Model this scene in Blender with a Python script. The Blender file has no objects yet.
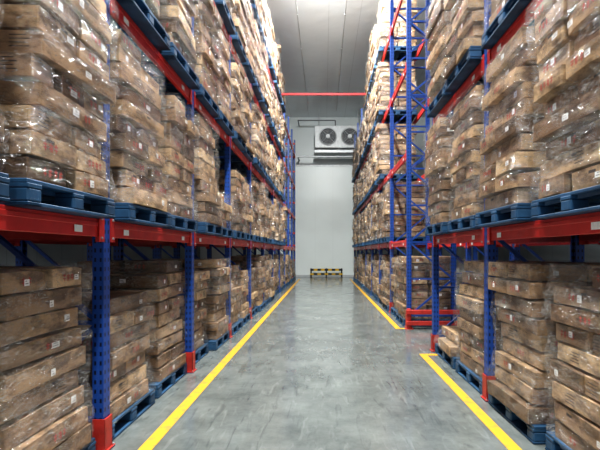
import bpy, bmesh, math, random
from mathutils import Vector, Matrix, noise
random.seed(7)
sc=bpy.context.scene
COL=sc.collection
F=433.33; CH=1.6
sc.view_settings.view_transform='Standard'
try: sc.view_settings.look='Medium High Contrast'
except Exception as ex_: print('LOOK',ex_)

# ---------------------------------------------------------------- helpers
def link(o,parent=None):
    COL.objects.link(o)
    if parent is not None: o.parent=parent
    return o
def top(o,label,cat,group=None,kind=None):
    o["label"]=label; o["category"]=cat
    if group: o["group"]=group
    if kind: o["kind"]=kind
def empty(name,loc=(0,0,0),parent=None):
    e=bpy.data.objects.new(name,None); e.location=loc; e.empty_display_size=.1
    return link(e,parent)
def meshobj(name,me,loc=(0,0,0),parent=None):
    o=bpy.data.objects.new(name,me); o.location=loc
    return link(o,parent)
def box(bm,x0,x1,y0,y1,z0,z1,mi=0,bev=0):
    r=bmesh.ops.create_cube(bm,size=1.0)
    vs=r['verts']
    for v in vs:
        v.co=Vector(((x0+x1)/2+v.co.x*(x1-x0),(y0+y1)/2+v.co.y*(y1-y0),(z0+z1)/2+v.co.z*(z1-z0)))
    fs=set(f for v in vs for f in v.link_faces)
    for f in fs: f.material_index=mi
    if bev>0:
        es=list(set(e for v in vs for e in v.link_edges))
        r=bmesh.ops.bevel(bm,geom=es,offset=bev,segments=1,affect='EDGES',profile=.5)
        for f in r['faces']: f.material_index=mi
def cyl(bm,p0,p1,r,seg=10,mi=0,r2=None):
    p0=Vector(p0);p1=Vector(p1);d=p1-p0
    m=Matrix.Translation((p0+p1)/2)@d.to_track_quat('Z','Y').to_matrix().to_4x4()
    q=bmesh.ops.create_cone(bm,cap_ends=True,segments=seg,radius1=r,radius2=r if r2 is None else r2,depth=d.length,matrix=m)
    for f in set(f for v in q['verts'] for f in v.link_faces): f.material_index=mi
def strut(bm,p0,p1,w,t,mi=0):
    p0=Vector(p0);p1=Vector(p1);d=p1-p0
    m=Matrix.Translation((p0+p1)/2)@d.to_track_quat('Z','Y').to_matrix().to_4x4()@Matrix.Diagonal((w,t,d.length,1))
    q=bmesh.ops.create_cube(bm,size=1.0,matrix=m)
    for f in set(f for v in q['verts'] for f in v.link_faces): f.material_index=mi
def torus(bm,c,R,r,axis='Y',seg=28,ms=6,mi=0):
    c=Vector(c);rings=[]
    for i in range(seg):
        a=2*math.pi*i/seg;ring=[]
        for j in range(ms):
            b=2*math.pi*j/ms
            rr=R+r*math.cos(b);h=r*math.sin(b)
            ring.append(bm.verts.new(c+Vector((rr*math.cos(a),h,rr*math.sin(a)))))
        rings.append(ring)
    for i in range(seg):
        for j in range(ms):
            f=bm.faces.new((rings[i][j],rings[(i+1)%seg][j],rings[(i+1)%seg][(j+1)%ms],rings[i][(j+1)%ms]))
            f.material_index=mi;f.smooth=True
def finish(bm,name,mats):
    bmesh.ops.recalc_face_normals(bm,faces=bm.faces)
    me=bpy.data.meshes.new(name); bm.to_mesh(me); bm.free()
    for m in mats: me.materials.append(m)
    return me

# ---------------------------------------------------------------- materials
def mat(name):
    m=bpy.data.materials.new(name); m.use_nodes=True
    nt=m.node_tree; b=nt.nodes['Principled BSDF']
    return m,nt,b
def N(nt,t,**k):
    n=nt.nodes.new(t)
    for a,v in k.items(): setattr(n,a,v)
    return n
def simple(name,col,rough=.5,metal=0,nscale=8,namt=.12,bump=0.0,bscale=30):
    m,nt,b=mat(name)
    tc=N(nt,'ShaderNodeTexCoord')
    no=N(nt,'ShaderNodeTexNoise');no.inputs['Scale'].default_value=nscale;no.inputs['Detail'].default_value=4
    nt.links.new(tc.outputs['Object'],no.inputs['Vector'])
    r=N(nt,'ShaderNodeValToRGB')
    r.color_ramp.elements[0].position=.3;r.color_ramp.elements[1].position=.7
    r.color_ramp.elements[0].color=[c*(1-namt) for c in col]+[1]
    r.color_ramp.elements[1].color=[min(1,c*(1+namt)) for c in col]+[1]
    nt.links.new(no.outputs['Fac'],r.inputs['Fac']);nt.links.new(r.outputs['Color'],b.inputs['Base Color'])
    b.inputs['Roughness'].default_value=rough;b.inputs['Metallic'].default_value=metal
    return m
RED=simple('rack_red_paint',(.58,.035,.03),.38)
TIER=simple('tie_red_paint',(.42,.006,.008),.7)
REDG=simple('guard_red_paint',(.48,.035,.025),.45,namt=.25)
YEL=simple('barrier_yellow',(.62,.38,.004),.6)
BLK=simple('barrier_black',(.008,.008,.008),.6)
PALB=simple('pallet_blue_plastic',(.022,.078,.16),.5,nscale=5,namt=.35)
STEEL=simple('galvanised_steel',(.45,.47,.48),.4,.3)
WHT=simple('white_enamel',(.70,.73,.74),.35)
DARK=simple('dark_metal',(.03,.033,.04),.5)
FANM=simple('fan_dark_grey',(.12,.13,.14),.5)
LABEL=simple('white_sticker',(.92,.92,.90),.5,nscale=60,namt=.06)
PRINT=simple('red_print',(.42,.04,.03),.6)
INK=simple('dark_ink',(.05,.038,.03),.6)

BLUE,nt,b=mat('rack_blue_paint')
b.inputs['Roughness'].default_value=.4
tc=N(nt,'ShaderNodeTexCoord');sp=N(nt,'ShaderNodeSeparateXYZ');nt.links.new(tc.outputs['Object'],sp.inputs[0])
def math_(nt,op,a,bv=None,c=None):
    n=N(nt,'ShaderNodeMath',operation=op)
    for i,v in enumerate((a,bv,c)):
        if v is None: continue
        if isinstance(v,(int,float)): n.inputs[i].default_value=v
        else: nt.links.new(v,n.inputs[i])
    return n.outputs[0]
fz=math_(nt,'ABSOLUTE',math_(nt,'SUBTRACT',math_(nt,'FRACT',math_(nt,'MULTIPLY',sp.outputs['Z'],1/.075)),.5))
hz=math_(nt,'LESS_THAN',fz,.22)
ay=math_(nt,'ABSOLUTE',math_(nt,'SUBTRACT',math_(nt,'ABSOLUTE',sp.outputs['Y']),.026))
hy=math_(nt,'LESS_THAN',ay,.009)
ax=math_(nt,'ABSOLUTE',math_(nt,'SUBTRACT',math_(nt,'ABSOLUTE',sp.outputs['X']),.022))
hx=math_(nt,'LESS_THAN',ax,.008)
h=math_(nt,'MULTIPLY',hz,math_(nt,'MAXIMUM',hy,hx))
mx=N(nt,'ShaderNodeMix',data_type='RGBA');nt.links.new(h,mx.inputs['Factor'])
mx.inputs['A'].default_value=(.014,.07,.32,1);mx.inputs['B'].default_value=(.004,.008,.03,1)
nt.links.new(mx.outputs['Result'],b.inputs['Base Color'])
BLUE2=simple('brace_blue_paint',(.014,.065,.29),.4)

# cardboard
CARD,nt,b=mat('brown_cardboard')
g=N(nt,'ShaderNodeNewGeometry');oi=N(nt,'ShaderNodeObjectInfo')
rnd=math_(nt,'FRACT',math_(nt,'ADD',g.outputs['Random Per Island'],oi.outputs['Random']))
cr=N(nt,'ShaderNodeValToRGB');e=cr.color_ramp.elements
e[0].position=0;e[0].color=(.13,.078,.042,1);e[1].position=1;e[1].color=(.66,.47,.27,1)
x=e.new(.3);x.color=(.30,.19,.108,1)
x=e.new(.75);x.color=(.47,.32,.18,1)
nt.links.new(rnd,cr.inputs['Fac'])
tc=N(nt,'ShaderNodeTexCoord')
mp=N(nt,'ShaderNodeMapping');mp.inputs['Scale'].default_value=(1,1,2.2);nt.links.new(tc.outputs['Object'],mp.inputs[0])
no=N(nt,'ShaderNodeTexNoise');no.inputs['Scale'].default_value=5;no.inputs['Detail'].default_value=8;no.inputs['Roughness'].default_value=.65
nt.links.new(mp.outputs[0],no.inputs['Vector'])
r2=N(nt,'ShaderNodeValToRGB');r2.color_ramp.elements[0].position=.38;r2.color_ramp.elements[1].position=.56
r2.color_ramp.elements[0].color=(.36,.33,.30,1);r2.color_ramp.elements[1].color=(1.08,1.06,1.03,1)
nt.links.new(no.outputs['Fac'],r2.inputs['Fac'])
mm=N(nt,'ShaderNodeMix',data_type='RGBA',blend_type='MULTIPLY');mm.inputs['Factor'].default_value=1
nt.links.new(cr.outputs['Color'],mm.inputs['A']);nt.links.new(r2.outputs['Color'],mm.inputs['B'])
nt.links.new(mm.outputs['Result'],b.inputs['Base Color']);b.inputs['Roughness'].default_value=.5
bp=N(nt,'ShaderNodeBump');bp.inputs['Strength'].default_value=.2;bp.inputs['Distance'].default_value=.008
nt.links.new(no.outputs['Fac'],bp.inputs['Height']);nt.links.new(bp.outputs['Normal'],b.inputs['Normal'])

# stretch film
WRAP,nt,b=mat('clear_stretch_film')
tc=N(nt,'ShaderNodeTexCoord');oi=N(nt,'ShaderNodeObjectInfo')
va=N(nt,'ShaderNodeVectorMath',operation='ADD');nt.links.new(tc.outputs['Object'],va.inputs[0]);nt.links.new(oi.outputs['Location'],va.inputs[1])
def streak(rot,scl,sc_,dist,det=5):
    mp=N(nt,'ShaderNodeMapping');mp.inputs['Rotation'].default_value=rot;mp.inputs['Scale'].default_value=scl
    nt.links.new(va.outputs[0],mp.inputs['Vector'])
    n=N(nt,'ShaderNodeTexNoise');n.inputs['Scale'].default_value=sc_;n.inputs['Detail'].default_value=det;n.inputs['Roughness'].default_value=.62;n.inputs['Distortion'].default_value=dist
    nt.links.new(mp.outputs[0],n.inputs['Vector']);return n.outputs['Fac']
def ridge(f,width):
    a=math_(nt,'ABSOLUTE',math_(nt,'SUBTRACT',f,.5))
    m=N(nt,'ShaderNodeMapRange');m.inputs['From Min'].default_value=0;m.inputs['From Max'].default_value=width;m.inputs['To Min'].default_value=1;m.inputs['To Max'].default_value=0
    nt.links.new(a,m.inputs['Value']);return m.outputs[0]
s1=streak((.55,.3,.25),(4,3,15),2.2,1.6,6)
s2=streak((-.6,.2,-.3),(4,3.4,9),2.0,2.2,3)
s3=streak((.9,-.3,.1),(3,3,8),1.5,2.5,3)
m1=N(nt,'ShaderNodeMapRange');m1.inputs['From Min'].default_value=.59;m1.inputs['From Max'].default_value=.68;m1.inputs['To Min'].default_value=.005;m1.inputs['To Max'].default_value=.7;nt.links.new(s1,m1.inputs['Value'])
mask=N(nt,'ShaderNodeMapRange');mask.inputs['From Min'].default_value=.43;mask.inputs['From Max'].default_value=.58;nt.links.new(streak((0,0,0),(1,1,1.5),2.4,.5,2),mask.inputs['Value'])
rd=math_(nt,'MULTIPLY',math_(nt,'MAXIMUM',ridge(s2,.013),ridge(s3,.010)),.9)
rd=math_(nt,'MULTIPLY',rd,mask.outputs[0])
fac=math_(nt,'MAXIMUM',m1.outputs[0],rd)  # whitish streaks and crinkle lines paint highlights into the film
bp=N(nt,'ShaderNodeBump');bp.inputs['Strength'].default_value=1;bp.inputs['Distance'].default_value=.06
nt.links.new(math_(nt,'ADD',s2,math_(nt,'MULTIPLY',s3,.7)),bp.inputs['Height'])
b.inputs['Base Color'].default_value=(.76,.73,.68,1);b.inputs['Roughness'].default_value=.13
nt.links.new(bp.outputs['Normal'],b.inputs['Normal'])
tr=N(nt,'ShaderNodeBsdfTransparent');ms=N(nt,'ShaderNodeMixShader')
nt.links.new(fac,ms.inputs[0]);nt.links.new(tr.outputs[0],ms.inputs[1]);nt.links.new(b.outputs[0],ms.inputs[2])
gl=N(nt,'ShaderNodeBsdfGlossy');gl.inputs['Roughness'].default_value=.10;nt.links.new(bp.outputs['Normal'],gl.inputs['Normal'])
ms2=N(nt,'ShaderNodeMixShader');ms2.inputs[0].default_value=.08
nt.links.new(ms.outputs[0],ms2.inputs[1]);nt.links.new(gl.outputs[0],ms2.inputs[2])
nt.links.new(ms2.outputs[0],nt.nodes['Material Output'].inputs['Surface'])

# floor
FLOOR,nt,b=mat('sealed_concrete')
tc=N(nt,'ShaderNodeTexCoord')
n1=N(nt,'ShaderNodeTexNoise');n1.inputs['Scale'].default_value=1.5;n1.inputs['Detail'].default_value=13;n1.inputs['Roughness'].default_value=.74
nt.links.new(tc.outputs['Object'],n1.inputs['Vector'])
r=N(nt,'ShaderNodeValToRGB');r.color_ramp.elements[0].position=.34;r.color_ramp.elements[0].color=(.092,.104,.100,1)
r.color_ramp.elements[1].position=.66;r.color_ramp.elements[1].color=(.195,.212,.203,1)
nt.links.new(n1.outputs['Fac'],r.inputs['Fac'])
def scuff(rot,scl,a,b_,amt):
    mps=N(nt,'ShaderNodeMapping');mps.inputs['Rotation'].default_value=(0,0,rot);mps.inputs['Scale'].default_value=scl;nt.links.new(tc.outputs['Object'],mps.inputs[0])
    ns_=N(nt,'ShaderNodeTexNoise');ns_.inputs['Scale'].default_value=2;ns_.inputs['Detail'].default_value=7;ns_.inputs['Distortion'].default_value=1;nt.links.new(mps.outputs[0],ns_.inputs['Vector'])
    sm=N(nt,'ShaderNodeMapRange');sm.inputs['From Min'].default_value=a;sm.inputs['From Max'].default_value=b_;sm.inputs['To Max'].default_value=amt;nt.links.new(ns_.outputs['Fac'],sm.inputs['Value']);return sm.outputs[0]
mx=N(nt,'ShaderNodeMix',data_type='RGBA');nt.links.new(scuff(.2,(7,.9,1),.57,.70,.45),mx.inputs['Factor']);nt.links.new(r.outputs['Color'],mx.inputs['A']);mx.inputs['B'].default_value=(.05,.056,.056,1)
mx2=N(nt,'ShaderNodeMix',data_type='RGBA');nt.links.new(scuff(-.1,(6,1.2,1),.56,.72,.28),mx2.inputs['Factor']);nt.links.new(mx.outputs['Result'],mx2.inputs['A']);mx2.inputs['B'].default_value=(.33,.35,.34,1)
nt.links.new(mx2.outputs['Result'],b.inputs['Base Color'])
n2=N(nt,'ShaderNodeTexNoise');n2.inputs['Scale'].default_value=2.0;n2.inputs['Detail'].default_value=9;nt.links.new(tc.outputs['Object'],n2.inputs['Vector'])
mr=N(nt,'ShaderNodeMapRange');mr.inputs['From Min'].default_value=.35;mr.inputs['From Max'].default_value=.65
mr.inputs['To Min'].default_value=.10;mr.inputs['To Max'].default_value=.26
nt.links.new(n2.outputs['Fac'],mr.inputs['Value']);nt.links.new(mr.outputs[0],b.inputs['Roughness'])
n3=N(nt,'ShaderNodeTexNoise');n3.inputs['Scale'].default_value=5;n3.inputs['Detail'].default_value=4;nt.links.new(tc.outputs['Object'],n3.inputs['Vector'])
bp=N(nt,'ShaderNodeBump');bp.inputs['Strength'].default_value=.12;bp.inputs['Distance'].default_value=.01
nt.links.new(n3.outputs['Fac'],bp.inputs['Height']);nt.links.new(bp.outputs['Normal'],b.inputs['Normal'])
b.inputs['Specular IOR Level'].default_value=1.0

def panel(name,col,axis,pitch,rough,seam=.6,off=0,metal=0,bump=0):
    m,nt,b=mat(name)
    tc=N(nt,'ShaderNodeTexCoord');sp=N(nt,'ShaderNodeSeparateXYZ');nt.links.new(tc.outputs['Object'],sp.inputs[0])
    f=math_(nt,'ABSOLUTE',math_(nt,'SUBTRACT',math_(nt,'FRACT',math_(nt,'MULTIPLY',math_(nt,'ADD',sp.outputs[axis],off),1/pitch)),.5))
    s=math_(nt,'LESS_THAN',f,.010/pitch)
    no=N(nt,'ShaderNodeTexNoise');no.inputs['Scale'].default_value=.6;no.inputs['Detail'].default_value=5
    nt.links.new(tc.outputs['Object'],no.inputs['Vector'])
    r=N(nt,'ShaderNodeValToRGB');r.color_ramp.elements[0].color=[c*.85 for c in col]+[1];r.color_ramp.elements[1].color=list(col)+[1]
    nt.links.new(no.outputs['Fac'],r.inputs['Fac'])
    mx=N(nt,'ShaderNodeMix',data_type='RGBA');nt.links.new(s,mx.inputs['Factor']);nt.links.new(r.outputs['Color'],mx.inputs['A'])
    mx.inputs['B'].default_value=[c*seam for c in col]+[1]
    nt.links.new(mx.outputs['Result'],b.inputs['Base Color']);b.inputs['Roughness'].default_value=rough
    b.inputs['Metallic'].default_value=metal
    if bump:
        n2=N(nt,'ShaderNodeTexNoise');n2.inputs['Scale'].default_value=2.2;n2.inputs['Detail'].default_value=2
        nt.links.new(tc.outputs['Object'],n2.inputs['Vector'])
        bp=N(nt,'ShaderNodeBump');bp.inputs['Strength'].default_value=1;bp.inputs['Distance'].default_value=bump
        nt.links.new(n2.outputs['Fac'],bp.inputs['Height']);nt.links.new(bp.outputs['Normal'],b.inputs['Normal'])
    return m
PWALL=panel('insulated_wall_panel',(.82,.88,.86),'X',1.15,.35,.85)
PWALLU=panel('insulated_upper_panel',(.64,.69,.69),'X',1.15,.35,.85)  # same wall panel, coloured darker to stand in for weaker light higher up
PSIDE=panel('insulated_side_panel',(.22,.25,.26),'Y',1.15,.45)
PCEIL=panel('insulated_ceiling_panel',(.80,.85,.88),'X',1.15,.22,.75,.4,metal=.1,bump=.012)

LINEM,nt,b=mat('yellow_floor_paint')
tc=N(nt,'ShaderNodeTexCoord');no=N(nt,'ShaderNodeTexNoise');no.inputs['Scale'].default_value=9;no.inputs['Detail'].default_value=8
nt.links.new(tc.outputs['Object'],no.inputs['Vector'])
r=N(nt,'ShaderNodeValToRGB');r.color_ramp.elements[0].position=.3;r.color_ramp.elements[0].color=(.33,.24,.08,1)
r.color_ramp.elements[1].position=.45;r.color_ramp.elements[1].color=(.66,.36,.03,1)
nt.links.new(no.outputs['Fac'],r.inputs['Fac']);nt.links.new(r.outputs['Color'],b.inputs['Base Color']);b.inputs['Roughness'].default_value=.4
LAMPM,nt,b=mat('lamp_diffuser');b.inputs['Emission Color'].default_value=(.95,.98,1,1);b.inputs['Emission Strength'].default_value=1.2

# ---------------------------------------------------------------- room
def slab(name,x0,x1,y0,y1,z0,z1,m):
    bm=bmesh.new();box(bm,x0,x1,y0,y1,z0,z1)
    o=meshobj(name,finish(bm,name,[m]));o["kind"]="structure";return o
WY=28.0;CZ=10.3
slab('floor',-8,10,-4,WY+.2,-.1,0,FLOOR)
slab('ceiling',-8,10,-4,WY+.2,CZ,CZ+.1,PCEIL)
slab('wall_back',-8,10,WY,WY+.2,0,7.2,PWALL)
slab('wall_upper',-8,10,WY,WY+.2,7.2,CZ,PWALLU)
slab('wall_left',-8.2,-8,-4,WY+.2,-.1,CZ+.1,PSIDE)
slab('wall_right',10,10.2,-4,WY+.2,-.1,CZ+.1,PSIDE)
slab('baseboard_back',-8,10,WY-.03,WY,0,.12,STEEL)
slab('trim_1',-8,10,WY-.05,WY,7.14,7.26,WHT)

def mark(pts,label):
    bm=bmesh.new()
    for (x0,x1,y0,y1) in pts:
        vs=[bm.verts.new(p) for p in ((x0,y0,.003),(x1,y0,.003),(x1,y1,.003),(x0,y1,.003))]
        bm.faces.new(vs)
    o=meshobj('floor_marking_line',finish(bm,'floor_marking',[LINEM]))
    top(o,label,'floor marking','yellow aisle lines')
mark([(-1.505,-1.39,-2,25.8)],'long straight yellow painted line beside the pallet racking')
mark([(1.49,1.60,-2,6.8),(1.60,1.85,6.69,6.8)],'yellow painted line turning a short corner at the rack gap')
mark([(1.49,1.60,9.0,25.8),(1.60,1.85,9.0,9.11)],'yellow painted line starting by the red rack end guard')

# ---------------------------------------------------------------- rack meshes
HT=8.45
def m_post():
    bm=bmesh.new()
    pts=[(-.045,-.05),(.045,-.05),(.045,-.02),(.03,-.02),(.03,-.035),(-.03,-.035),(-.03,.035),(.03,.035),(.03,.02),(.045,.02),(.045,.05),(-.045,.05)]
    lo=[bm.verts.new((x,y,0.008)) for x,y in pts];hi=[bm.verts.new((x,y,HT)) for x,y in pts]
    n=len(pts)
    for i in range(n): bm.faces.new((lo[i],lo[(i+1)%n],hi[(i+1)%n],hi[i]))
    bm.faces.new(hi)
    box(bm,-.07,.07,-.08,.08,0,.008)
    return finish(bm,'post',[BLUE])
POST=m_post()
DEP=.95
def m_brace(p0,p1):
    bm=bmesh.new();strut(bm,p0,p1,.045,.035);return finish(bm,'brace',[BLUE2])
STP=.78
BH=m_brace((-DEP/2+.04,0,0),(DEP/2-.04,0,0))
BD1=m_brace((-DEP/2+.04,0,0),(DEP/2-.04,0,STP-.05))
BD2=m_brace((DEP/2-.04,0,0),(-DEP/2+.04,0,STP-.05))
def m_beam(L):
    bm=bmesh.new()
    box(bm,-.022,.022,-L/2,L/2,-.07,.07,0,.004)
    box(bm,-.028,.028,-L/2,L/2,.012,.045,0,.003)
    for s in(-1,1):
        box(bm,-.034,.03,s*L/2-.012,s*L/2+.004,-.11,.1,0)
        box(bm,-.036,-.030,s*(L/2-.035)-.035,s*(L/2-.035)+.035,-.11,.1,0)
        for k in(-.08,.07): cyl(bm,(-.045,s*(L/2-.035),k),(-.036,s*(L/2-.035),k),.01,6,1)
    for y in(-.75,.8): box(bm,-.0295,-.0285,y-.05,y+.05,-.045,.005,2)
    return finish(bm,'beam',[RED,STEEL,LABEL])
BEAM=m_beam(2.19)
BZ=[1.79,3.67,5.55,7.43]
def rack(name,xc,side,ys,label,levels=BZ,endbars=None):
    r=empty(name,(xc,ys[0],0));top(r,label,'pallet rack','steel pallet racking')
    for y in ys:
        fr=empty('upright_frame',(0,y-ys[0],0),r)
        for s in(-1,1):
            p=meshobj('post',POST,(s*DEP/2,0,0),fr)
            if s>0:p.rotation_euler=(0,0,math.pi)
        z=.25;k=0
        while z<HT-.2:
            meshobj('brace',BH,(0,0,z),fr)
            if z+STP<HT-.1:
                meshobj('brace',(BD1,BD2)[k%2],(0,.0,z+.025),fr)
            z+=STP;k+=1
    for i in range(len(ys)-1):
        ym=(ys[i]+ys[i+1])/2-ys[0]
        for z in levels:
            for s in(-1,1):
                bo=meshobj('beam',BEAM,(s*(DEP/2-.0)+s*.015,ym,z),r)
                if s>0: bo.rotation_euler=(0,0,math.pi)
    if endbars:
        ye,sg=endbars
        for z in(1.1,2.0,2.75,3.7,4.6,5.5,6.5,7.4,8.2):
            bm=bmesh.new();box(bm,-DEP/2-.04,DEP/2+.04,-.02,.02,-.05,.05,0,.004)
            meshobj('end_bar',finish(bm,'end_bar',[RED]),(0,ye-ys[0]+sg*.075,z),r)
    return r
XL=-1.80-DEP/2; XR=1.80+DEP/2
BAY=2.3
ysL=[1.2+BAY*i for i in range(12)]
ysR1=[2.4,4.7,7.0]
ysR2=[9.2+BAY*i for i in range(8)]
rack('pallet_rack',XL,-1,ysL,'tall blue and red steel pallet rack full of wrapped cartons',endbars=(ysL[-1],-1))
rack('pallet_rack',XR,1,ysR1,'short blue and red pallet rack section beside the gap')
rack('pallet_rack',XR,1,ysR2,'long blue and red pallet rack with an empty first bay')
rack('pallet_rack',XR+1.3,1,[2.4,4.7,7.0,9.3,11.6],'blue and red pallet rack standing behind the loaded row')
rack('pallet_rack',XL-1.3,-1,[1.2+BAY*i for i in range(5)],'blue and red pallet rack in shadow behind the loaded row')

# ---------------------------------------------------------------- pallet
def m_pallet():
    bm=bmesh.new();W=1.0;D=1.12
    n=8;st=D/n
    for i in range(n): box(bm,-D/2+i*st+.008,-D/2+(i+1)*st-.008,-W/2,W/2,.125,.15,0,.004)
    for y in(-W/2,-.06,W/2-.12):
        box(bm,-D/2,D/2,y,y+.12,.10,.1255,0,.004)
    for x in(-D/2,-.07,D/2-.14):
        for y in(-W/2,-.06,W/2-.12):
            box(bm,x,x+.14,y,y+.12,.02,.102,0,.012)
        for yy in(-W/2+.15,.08):
            box(bm,x+.03,x+.04,yy,yy+.25,.095,.126)
    for x in(-D/2,-.07,D/2-.14):
        box(bm,x,x+.14,-W/2,W/2,0,.022,0,.004)
    for y in(-W/2,W/2-.12): box(bm,-D/2,D/2,y,y+.12,.0,.021,0,.004)
    return finish(bm,'pallet',[PALB])
PAL=m_pallet()

# ---------------------------------------------------------------- cartons
LH=.150
def add_carton(bm,w,d,h,loc,rot,seed):
    rr=random.Random(seed)
    w*=rr.uniform(.93,1.02);d*=rr.uniform(.95,1);h*=rr.uniform(.92,1)
    M=Matrix.Translation(loc)@Matrix.Rotation(rot[2],4,'Z')@Matrix.Rotation(rot[1],4,'Y')@Matrix.Rotation(rot[0],4,'X')
    G=(-1,-.97,-.3,.3,.97,1);n=len(G)
    bl=rr.uniform(-.7,1.0)*.006; off=Vector((seed*1.37%50,seed*.71%30,seed*.33%20))
    sag=rr.uniform(0,.008)*(w/.475)
    crush=rr.choice((0,0,0,.018,.03));cc=(rr.choice((-1,1)),rr.choice((-1,1)))
    V={}
    for i in range(n):
        for j in range(n):
            for k_ in range(n):
                if not(i in(0,n-1) or j in(0,n-1) or k_ in(0,n-1)): continue
                c=Vector((G[i],G[j],G[k_]));ex=[i in(0,n-1),j in(0,n-1),k_ in(0,n-1)]
                p=Vector((c.x*d/2,c.y*w/2,c.z*h/2))
                if sum(ex)==1:
                    k=ex.index(True);o_=[q for q in range(3) if q!=k]
                    p[k]+=math.copysign(bl*(1-c[o_[0]]**2)*(1-c[o_[1]]**2),c[k])*(.3 if k==2 else 1)
                else:
                    sh=.002*(sum(ex)-1)
                    for k in range(3):
                        if ex[k]: p[k]-=math.copysign(sh,c[k])
                nn=noise.noise_vector(p*2.6+off)
                p+=Vector((nn.x*.011,nn.y*.009,nn.z*.006))
                if c.x*cc[0]>.5 and c.y*cc[1]>.5:
                    p.z-=crush*(.6 if c.z>0 else 0);p.x-=cc[0]*crush*.8;p.y-=cc[1]*crush*.6
                p.z+=h/2+sag*.4-sag*abs(c.y)**2
                V[(i,j,k_)]=bm.verts.new(M@p)
    L_=n-1
    for a in range(L_):
        for b_ in range(L_):
            for s_ in(0,L_):
                for q in(((s_,a,b_),(s_,a+1,b_),(s_,a+1,b_+1),(s_,a,b_+1)),((a,s_,b_),(a+1,s_,b_),(a+1,s_,b_+1),(a,s_,b_+1)),((a,b_,s_),(a+1,b_,s_),(a+1,b_+1,s_),(a,b_+1,s_))):
                    bm.faces.new([V[t] for t in q]).material_index=0
    def quad(side,u0,u1,v0,v1,mi,e=.012):
        pts=[]
        for (u,vv) in ((u0,v0),(u1,v0),(u1,v1),(u0,v1)):
            a,sg=side
            if a=='x': p=Vector((sg*(d/2+e+.006+max(0,bl)),u,vv))
            else: p=Vector((u,sg*(w/2+e+.005+max(0,bl)),vv))
            pts.append(bm.verts.new(M@p))
        f=bm.faces.new(pts);f.material_index=mi
    for side,L in ((('x',1),w),(('x',-1),w),(('y',-1),d)):
        t=rr.random()
        if t<.45:
            u=rr.uniform(-L*.38,L*.25);lw=rr.uniform(.045,.08);v0=h*rr.uniform(.2,.45);hh=rr.uniform(.035,.055)
            quad(side,u,u+lw,v0,v0+hh,1,.002)
            for k in range(2): quad(side,u+.008,u+lw-.012*(k+1),v0+.012+k*.016,v0+.016+k*.016,3,.0035)
        if .25<t<.8:
            u=rr.uniform(-L*.3,L*.05);v0=h*.3
            for k in range(rr.choice((2,3,4))):
                a=u+k*.05
                quad(side,a,a+.034,v0+.036,v0+.044,2,.001);quad(side,a,a+.034,v0+.016,v0+.023,2,.001)
                quad(side,a+.014,a+.021,v0,v0+.055,2,.0015)
                if k%2: quad(side,a+.002,a+.009,v0,v0+.04,2,.0015)
        if t>.7:
            for k in range(4): quad(side,L*.12,L*.12+.12-.02*(k%2),h*.25+k*.022,h*.25+k*.022+.006,3,.001)
        if rr.random()<.3:
            u=rr.uniform(-L*.25,L*.2);quad(side,u,u+.075,h*.68,h*.68+.02,3,.0005)
MATS=[CARD,LABEL,PRINT,INK,WRAP]
CW={'half':.435,'third':.29,'full':.87}
CDP=.52;CHT=LH-.011
LIB={}
for kind,w in CW.items():
    LIB[kind]=[]
    for k in range(9):
        bm=bmesh.new();add_carton(bm,w,CDP,CHT,(0,0,0),(0,0,0),len(kind)*131+int(w*77)+k*17)
        LIB[kind].append(finish(bm,'carton',MATS[:4]))
def layout(nl,rr):
    out=[];ext=[];lean=(rr.uniform(-.06,.06),rr.uniform(-.10,.10));bow=rr.uniform(-.05,.05)
    dense=rr.random()
    for l in range(nl):
        z=l*LH;t=l/max(1,nl-1)
        ox=rr.uniform(-.035,.035)+lean[0]*t;oy=rr.uniform(-.030,.030)+lean[1]*(t-.4)+bow*math.sin(t*math.pi)
        oy=max(-.075,min(.075,oy))
        m=rr.random();kind='half' if m<.5 else('third' if m<.62 else 'full')
        if dense<.45: kind='full' if m<.7 else 'half'
        n={'half':2,'third':3,'full':1}[kind];w=CW[kind]+.005
        n_drop=rr.randrange(n) if (l==nl-1 and n>1 and rr.random()<.5) else -1
        tilt=rr.uniform(-.012,.012)
        for ix in(-1,1):
            jx=rr.uniform(-.05,.055)
            for i in range(n):
                if i==n_drop: continue
                y=(i-(n-1)/2)*w
                out.append((kind,ox+ix*(.27+jx*.6)+rr.uniform(-.012,.012),oy+y,z+.002,(rr.uniform(-.012,.012)+tilt*.3,rr.uniform(-.016,.016),rr.uniform(-.045,.045))))
        ext.append((ox,oy))
    return out,ext
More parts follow.
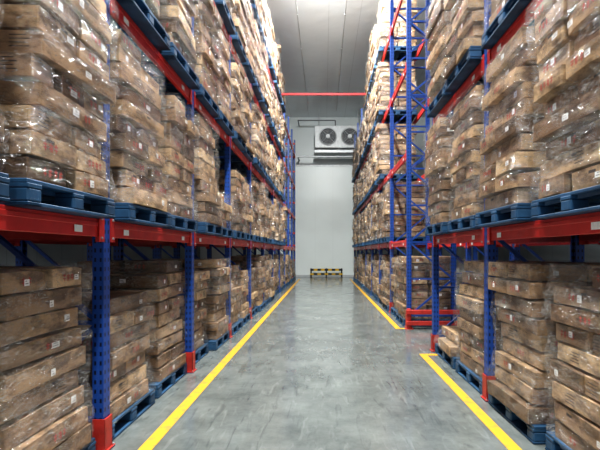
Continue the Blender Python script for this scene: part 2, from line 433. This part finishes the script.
def add_wrap(bm,nl,ext,seed,mi,detail=1):
    H=nl*LH;nv=max(4,int(nl*(5 if detail else 3)));off=Vector((seed*3.1%40,seed*1.7%40,0))
    hx,hy=.573,.458
    c=.02
    ns=10 if detail else 6
    P=[]
    cor=[(hx,-hy),(hx,hy),(-hx,hy),(-hx,-hy)]
    for i in range(4):
        a=Vector(cor[i]);b_=Vector(cor[(i+1)%4]);d=(b_-a);L=d.length;dn=d/L
        for k in range(ns):
            P.append(a+dn*(c+(L-2*c)*k/(ns-1)))
    rows=[]
    for j in range(nv+1):
        z=H*j/nv*1.0+.004;zz=min(nl-1.001,max(0,z/LH-.5));l=int(zz);f_=zz-l
        ox=ext[l][0]*(1-f_)+ext[min(nl-1,l+1)][0]*f_;oy=ext[l][1]*(1-f_)+ext[min(nl-1,l+1)][1]*f_
        fr=(z/LH)%1;pinch=.02*max(0,abs(fr-.5)*2-.5)
        row=[]
        for p in P:
            q=Vector((p.x+ox,p.y+oy,z));rad=Vector((p.x,p.y,0)).normalized()
            n_=noise.noise(Vector((q.x*4,q.y*4,q.z*8+ (q.x+q.y)*3))+off)
            q+=rad*(n_*.022-pinch)
            q.y=max(-.545,min(.545,q.y))
            row.append(bm.verts.new(q))
        rows.append(row)
    n=len(P)
    for j in range(nv):
        for i in range(n):
            f=bm.faces.new((rows[j][i],rows[j][(i+1)%n],rows[j+1][(i+1)%n],rows[j+1][i]));f.material_index=mi;f.smooth=True
def joined(nl,seed):
    rr=random.Random(seed);lay,ext=layout(nl,rr);bm=bmesh.new()
    for i,(k,x,y,z,r_) in enumerate(lay):
        add_carton(bm,CW[k],CDP,CHT,(x,y,z),r_,seed*50+i)
    add_wrap(bm,nl,ext,seed,4,0)
    return finish(bm,'wrapped_carton_load',MATS)
JOIN={}
def getjoin(nl,v):
    if (nl,v) not in JOIN: JOIN[(nl,v)]=joined(nl,nl*100+v*7)
    return JOIN[(nl,v)]

# slots
slots=[]
rr=random.Random(3)
def visible(x,y,z,h):
    fx=x-math.copysign(.56,x)
    xs=[];ys_=[]
    for yy in(max(.5,y-.5),y+.5):
        for zz in(z,z+h):
            xs.append(324+F*fx/yy);ys_.append(252-F*(zz-CH)/yy)
    x0,x1=max(-60,min(xs)),min(660,max(xs));y0,y1=max(-60,min(ys_)),min(510,max(ys_))
    X0,X1=max(0,min(xs)),min(600,max(xs));Y0,Y1=max(0,min(ys_)),min(450,max(ys_))
    return (x1>x0 and y1>y0), max(0,X1-X0)*max(0,Y1-Y0)
tiers=[0]+[z+.07 for z in BZ]
def fill(side,ys,rule):
    for i in range(len(ys)-1):
        for s in(-.555,.555):
            y=(ys[i]+ys[i+1])/2+s
            for t,z in enumerate(tiers):
                q=rr.random()
                nl=(9 if q<.45 else(8 if q<.8 else 7)) if t==0 else (10 if q<.6 else (9 if q<.85 else 8))
                nl=rule(i,s>0,t,nl)
                f0=((1.79 if side<0 else 1.75) if y<7.2 else 1.72) if t==0 else 1.63
                xc=side*(f0+.57)
                if not nl: continue
                v,a=visible(xc,y,z,.15+nl*LH)
                if v: slots.append([xc,y,z,nl,a,t])
def ruleL(i,far,t,nl):
    if t==1 and i==2 and far: return 4
    if i>=8 and t>=1: return 0
    if i==7 and far and t>=1: return 0
    if i==0 and t==0: return 9
    return nl
def ruleR1(i,far,t,nl):
    if t==0 and i==1 and far: return 2
    if t==0: return 9
    return nl
def ruleR2(i,far,t,nl):
    if i==0 and t>=1: return 0
    if i==1 and t>=2 and not far: return 0
    if i>=4 and t==4: return 0
    return nl
fill(-1,ysL,ruleL);fill(1,ysR1,ruleR1);fill(1,ysR2,ruleR2)
slots.sort(key=lambda s:-s[4])
NEAR=20
for n_,(x,y,z,nl,a,t) in enumerate(slots):
    x+=rr.uniform(-.035,.035);y+=rr.uniform(-.02,.02)
    p=meshobj('plastic_pallet',PAL,(x,y,z+.001))
    where='standing on the floor' if t==0 else 'resting on red rack beams'
    top(p,'blue plastic pallet with nine feet '+where,'pallet','blue pallets under carton loads')
    lab='tall stack of brown cartons in clear film '+('on a floor pallet' if t==0 else 'on a racked pallet')
    if nl<=4: lab='low part stack of brown cartons in clear film on a pallet'
    zz=z+.153
    if n_<NEAR:
        r_=random.Random(n_*13+5);lay,ext=layout(nl,r_)
        e_=empty('wrapped_carton_load',(x,y,zz));top(e_,lab,'carton stack','film wrapped carton loads')
        for (k,cx,cy,cz,rt) in lay:
            c=meshobj('carton',r_.choice(LIB[k]),(cx,cy,cz),e_);c.rotation_euler=rt
            if r_.random()<.5: c.rotation_euler=(rt[0],rt[1],rt[2]+math.pi)
        bm=bmesh.new();add_wrap(bm,nl,ext,n_+1,0,1)
        meshobj('stretch_wrap',finish(bm,'stretch_wrap',[WRAP]),(0,0,0),e_)
    else:
        v=rr.randrange(8)
        c=meshobj('wrapped_carton_load',getjoin(nl,v if nl>4 else 0),(x,y,zz))
        c.scale=(1,rr.uniform(.92,1.02),rr.uniform(.97,1.01))
        if rr.random()<.5:c.rotation_euler=(0,0,math.pi)
        top(c,lab,'carton stack','film wrapped carton loads')
print('LOADS',len(slots))

# ---------------------------------------------------------------- guards
def m_guard():
    bm=bmesh.new()
    box(bm,-.010,0,-.062,.062,.010,.27,0,.002);box(bm,-.10,0,-.062,-.054,.010,.27,0);box(bm,-.10,0,.054,.062,.010,.27,0)
    box(bm,-.12,.015,-.085,.085,0.0085,.0165,0)
    for y in(-.073,.073): cyl(bm,(.004,y,.0165),(.004,y,.03),.007,6,1)
    return finish(bm,'column_guard',[REDG,STEEL])
GU=m_guard()
for (xf,ys,s) in((-1.80,ysL[:5]+ysL[-2:],1),(1.80,ysR1,-1),(1.80,ysR2[:2],-1)):
    for y in ys:
        o=meshobj('column_guard',GU,(xf+s*.060,y,.0))
        if s<0:o.rotation_euler=(0,0,math.pi)
        top(o,'red steel column guard bolted at a rack post foot','column guard','red column guards')
eg=empty('rack_end_guard',(2.34,8.98,0));top(eg,'low red steel end guard rail before the rack frame','guard rail')
for z0 in(.31,.08):
    bm=bmesh.new();box(bm,-.64,.64,-.03,.03,z0,z0+.09,0,.008);meshobj('rail',finish(bm,'rail',[REDG]),parent=eg)
for s in(-.57,.57):
    bm=bmesh.new();box(bm,s-.04,s+.04,.03,.10,.006,.42,0,.006);box(bm,s-.08,s+.08,-.03,.12,0,.008);meshobj('guard_post',finish(bm,'gp',[REDG]),parent=eg)

def tie(y,z):
    e_=empty('cross_tie_beam',(0,y,z));top(e_,'thin red steel tie spanning the aisle between racks','tie beam')
    bm=bmesh.new();box(bm,-1.735,1.735,-.02,.02,-.04,.04,0,.004);meshobj('tie_bar',finish(bm,'tie_bar',[TIER]),parent=e_)
    for s in(-1,1):
        bm=bmesh.new();box(bm,s*1.742-.008,s*1.742+.008,-.05,.05,-.08,.08,0,.002);meshobj('end_plate',finish(bm,'end_plate',[TIER]),parent=e_)
tie(17.3,7.9)

# ---------------------------------------------------------------- evaporator
ev=empty('evaporator_unit',(.90,26.6,7.92));top(ev,'white twin fan cooling evaporator hung under the ceiling','cooling unit')
W=1.45;EH=1.34
bm=bmesh.new();box(bm,-W,W,-.35,.25,0,EH,0,.03)
for k in(-1,0,1): box(bm,k*W*.98-.02,k*W*.98+.02,-.37,-.35,.02,EH-.02,0)
meshobj('housing',finish(bm,'housing',[WHT]),parent=ev)
def fanmesh():
    bm=bmesh.new();cyl(bm,(0,-.02,0),(0,.06,0),.13,16,1)
    for k in range(5):
        a=k*2*math.pi/5
        vs=[]
        for (r_,da,yy) in((.1,-.25,.05),(.43,-.22,.05),(.45,.16,-.02),(.1,.2,-.0)):
            vs.append(bm.verts.new((r_*math.cos(a+da),yy,r_*math.sin(a+da))))
        f=bm.faces.new(vs)
        r=bmesh.ops.extrude_face_region(bm,geom=[f])
        for g_ in r['geom']:
            if isinstance(g_,bmesh.types.BMVert): g_.co.y+=.012
    return finish(bm,'fan_blades',[FANM,WHT])
FB=fanmesh()
bm=bmesh.new()
for R in(.19,.28,.37,.46): torus(bm,(0,-.10,0),R,.006,seg=32,ms=5)
for k in range(4):
    a=k*math.pi/2+.78;cyl(bm,(.1*math.cos(a),-.10,.1*math.sin(a)),(.5*math.cos(a),-.10,.5*math.sin(a)),.008,5)
cyl(bm,(0,-.12,0),(0,-.09,0),.12,16)
FG=finish(bm,'fan_guard',[WHT])
bm=bmesh.new();torus(bm,(0,-.03,0),.51,.03,seg=36,ms=8);FS=finish(bm,'fan_shroud',[STEEL])
bm=bmesh.new();cyl(bm,(0,0,0),(0,.02,0),.50,32);FO=finish(bm,'fan_opening',[DARK])
for s in(-.66,.66):
    f=empty('fan',(s,-.37,.67),ev)
    meshobj('fan_shroud',FS,parent=f);meshobj('fan_opening',FO,(0,-.005,0),parent=f)
    meshobj('fan_blades',FB,(0,-.075,0),parent=f);meshobj('fan_guard',FG,(0,-.03,0),parent=f)
bm=bmesh.new();box(bm,-W-.05,W,-.34,.24,-.30,-.12,0,.02)
for k in(-1.2,0,1.2): box(bm,k-.03,k+.03,-.1,.1,-.13,.0)
meshobj('drip_tray',finish(bm,'tray',[STEEL]),parent=ev)
for sx in(-1.2,1.2):
    for sy in(-.25,.2):
        bm=bmesh.new();cyl(bm,(sx,sy,EH),(sx,sy,CZ-7.92),.018,6);meshobj('hanger_rod',finish(bm,'rod',[STEEL]),parent=ev)
bm=bmesh.new();cyl(bm,(-1.0,.1,-.30),(-1.0,.1,-.42),.03,10)
cyl(bm,(.9,.1,-.30),(.9,.1,-.42),.03,10);cyl(bm,(-2.5,.1,-.44),(1.4,.1,-.44),.055,10);cyl(bm,(-2.5,.1,-.44),(-2.5,1.36,-.44),.055,10)
meshobj('drain_pipe',finish(bm,'pipe',[STEEL]),parent=ev)
bm=bmesh.new();cyl(bm,(-.2,.1,EH),(-.2,.1,EH+.45),.035,8);cyl(bm,(-.2,.1,EH+.45),(-2.5,.1,EH+.45),.035,8);cyl(bm,(-2.5,.1,EH+.45),(-2.5,1.36,EH+.45),.035,8)
meshobj('supply_pipe',finish(bm,'pipe2',[FANM]),parent=ev)

for (px,nm) in((.75,'thin grey pipe hung along the ceiling on rods'),(-.95,'thin grey conduit hung along the ceiling on rods')):
    cp=empty('ceiling_pipe',(px,0,CZ-.25));top(cp,nm,'pipe')
    bm=bmesh.new();cyl(bm,(0,4,0),(0,26.0,0),.02,10);meshobj('pipe_run',finish(bm,'pr',[STEEL]),parent=cp)
    for k in range(8):
        bm=bmesh.new();cyl(bm,(0,5+k*2.6,.02),(0,5+k*2.6,.25),.008,6);box(bm,-.03,.03,4.98+k*2.6,5.02+k*2.6,-.025,.025);meshobj('pipe_hanger',finish(bm,'ph',[STEEL]),parent=cp)

# one low wide striped barrier
e_=empty('crash_barrier',(.15,27.5,0));top(e_,'low wide yellow and black striped crash barrier by the wall','barrier')
L=2.05
for z,hh in((.20,.05),(.47,.07)):
    bm=bmesh.new();n=9
    for k in range(n): box(bm,-L/2+k*L/n,-L/2+(k+1)*L/n,-.03,.03,z-hh,z+hh,(k+1)%2 if z>.3 else k%2)
    meshobj('rail',finish(bm,'rail',[YEL,BLK]),parent=e_)
for s in(-.97,0,.97):
    bm=bmesh.new();box(bm,s-.045,s+.045,.03,.10,.006,.56,0,.006);box(bm,s-.09,s+.09,-.02,.15,0,.01,1)
    meshobj('barrier_post',finish(bm,'bp',[BLK,BLK]),parent=e_)

# ---------------------------------------------------------------- lamps
def lamp(x,y,pw,tilt=0,spread=150,drop=None):
    dz=drop if drop is not None else (.35 if tilt else 0)
    e_=empty('ceiling_lamp',(x,y,CZ-dz));top(e_,'flat white ceiling lamp above the aisle' if not tilt else 'added white floodlight hung out of view above the aisle','lamp','aisle ceiling lamps')
    hd=empty('lamp_head',(0,0,0),e_);hd.rotation_euler=(tilt,0,0)
    bm=bmesh.new();box(bm,-.2,.2,-.6,.6,-.07,-.001,0,.01);meshobj('lamp_housing',finish(bm,'lh',[WHT]),parent=hd)
    bm=bmesh.new();box(bm,-.17,.17,-.57,.57,-.08,-.069,0);meshobj('lamp_diffuser',finish(bm,'ld',[LAMPM]),parent=hd)
    if dz:
        bm=bmesh.new();strut(bm,(0,0,.0),(0,0,dz-.005),.04,.04);meshobj('lamp_bracket',finish(bm,'lb',[STEEL]),parent=e_)
    l=bpy.data.lights.new('lamp_light','AREA');l.shape='RECTANGLE';l.size=.34;l.size_y=1.14;l.energy=pw;l.color=(.98,1,.985);l.spread=math.radians(spread)
    o=bpy.data.objects.new('lamp_light',l);o.location=(0,0,-.085);link(o,hd)
for y,p in((-2,480),(2.0,600),(6,600),(10,480),(13.4,330)):
    lamp(-.2,y,p)
lamp(.25,11.8,800,math.radians(48),150)  # added floodlight out of view, brightens the back wall and far aisle
lamp(.1,10.9,170,math.radians(112),160,drop=1.2)   # added lamp out of view, aimed along the ceiling to brighten it

w=bpy.data.worlds.new('World');sc.world=w;w.use_nodes=True
w.node_tree.nodes['Background'].inputs[0].default_value=(.92,.96,1,1);w.node_tree.nodes['Background'].inputs[1].default_value=.45

cam=bpy.data.cameras.new('Camera');co=bpy.data.objects.new('Camera',cam);COL.objects.link(co)
co.location=(0,0,CH);co.rotation_euler=(math.pi/2,0,0);cam.lens=26;cam.sensor_width=36
cam.shift_x=-.04;cam.shift_y=.045;cam.clip_start=.05
sc.camera=co
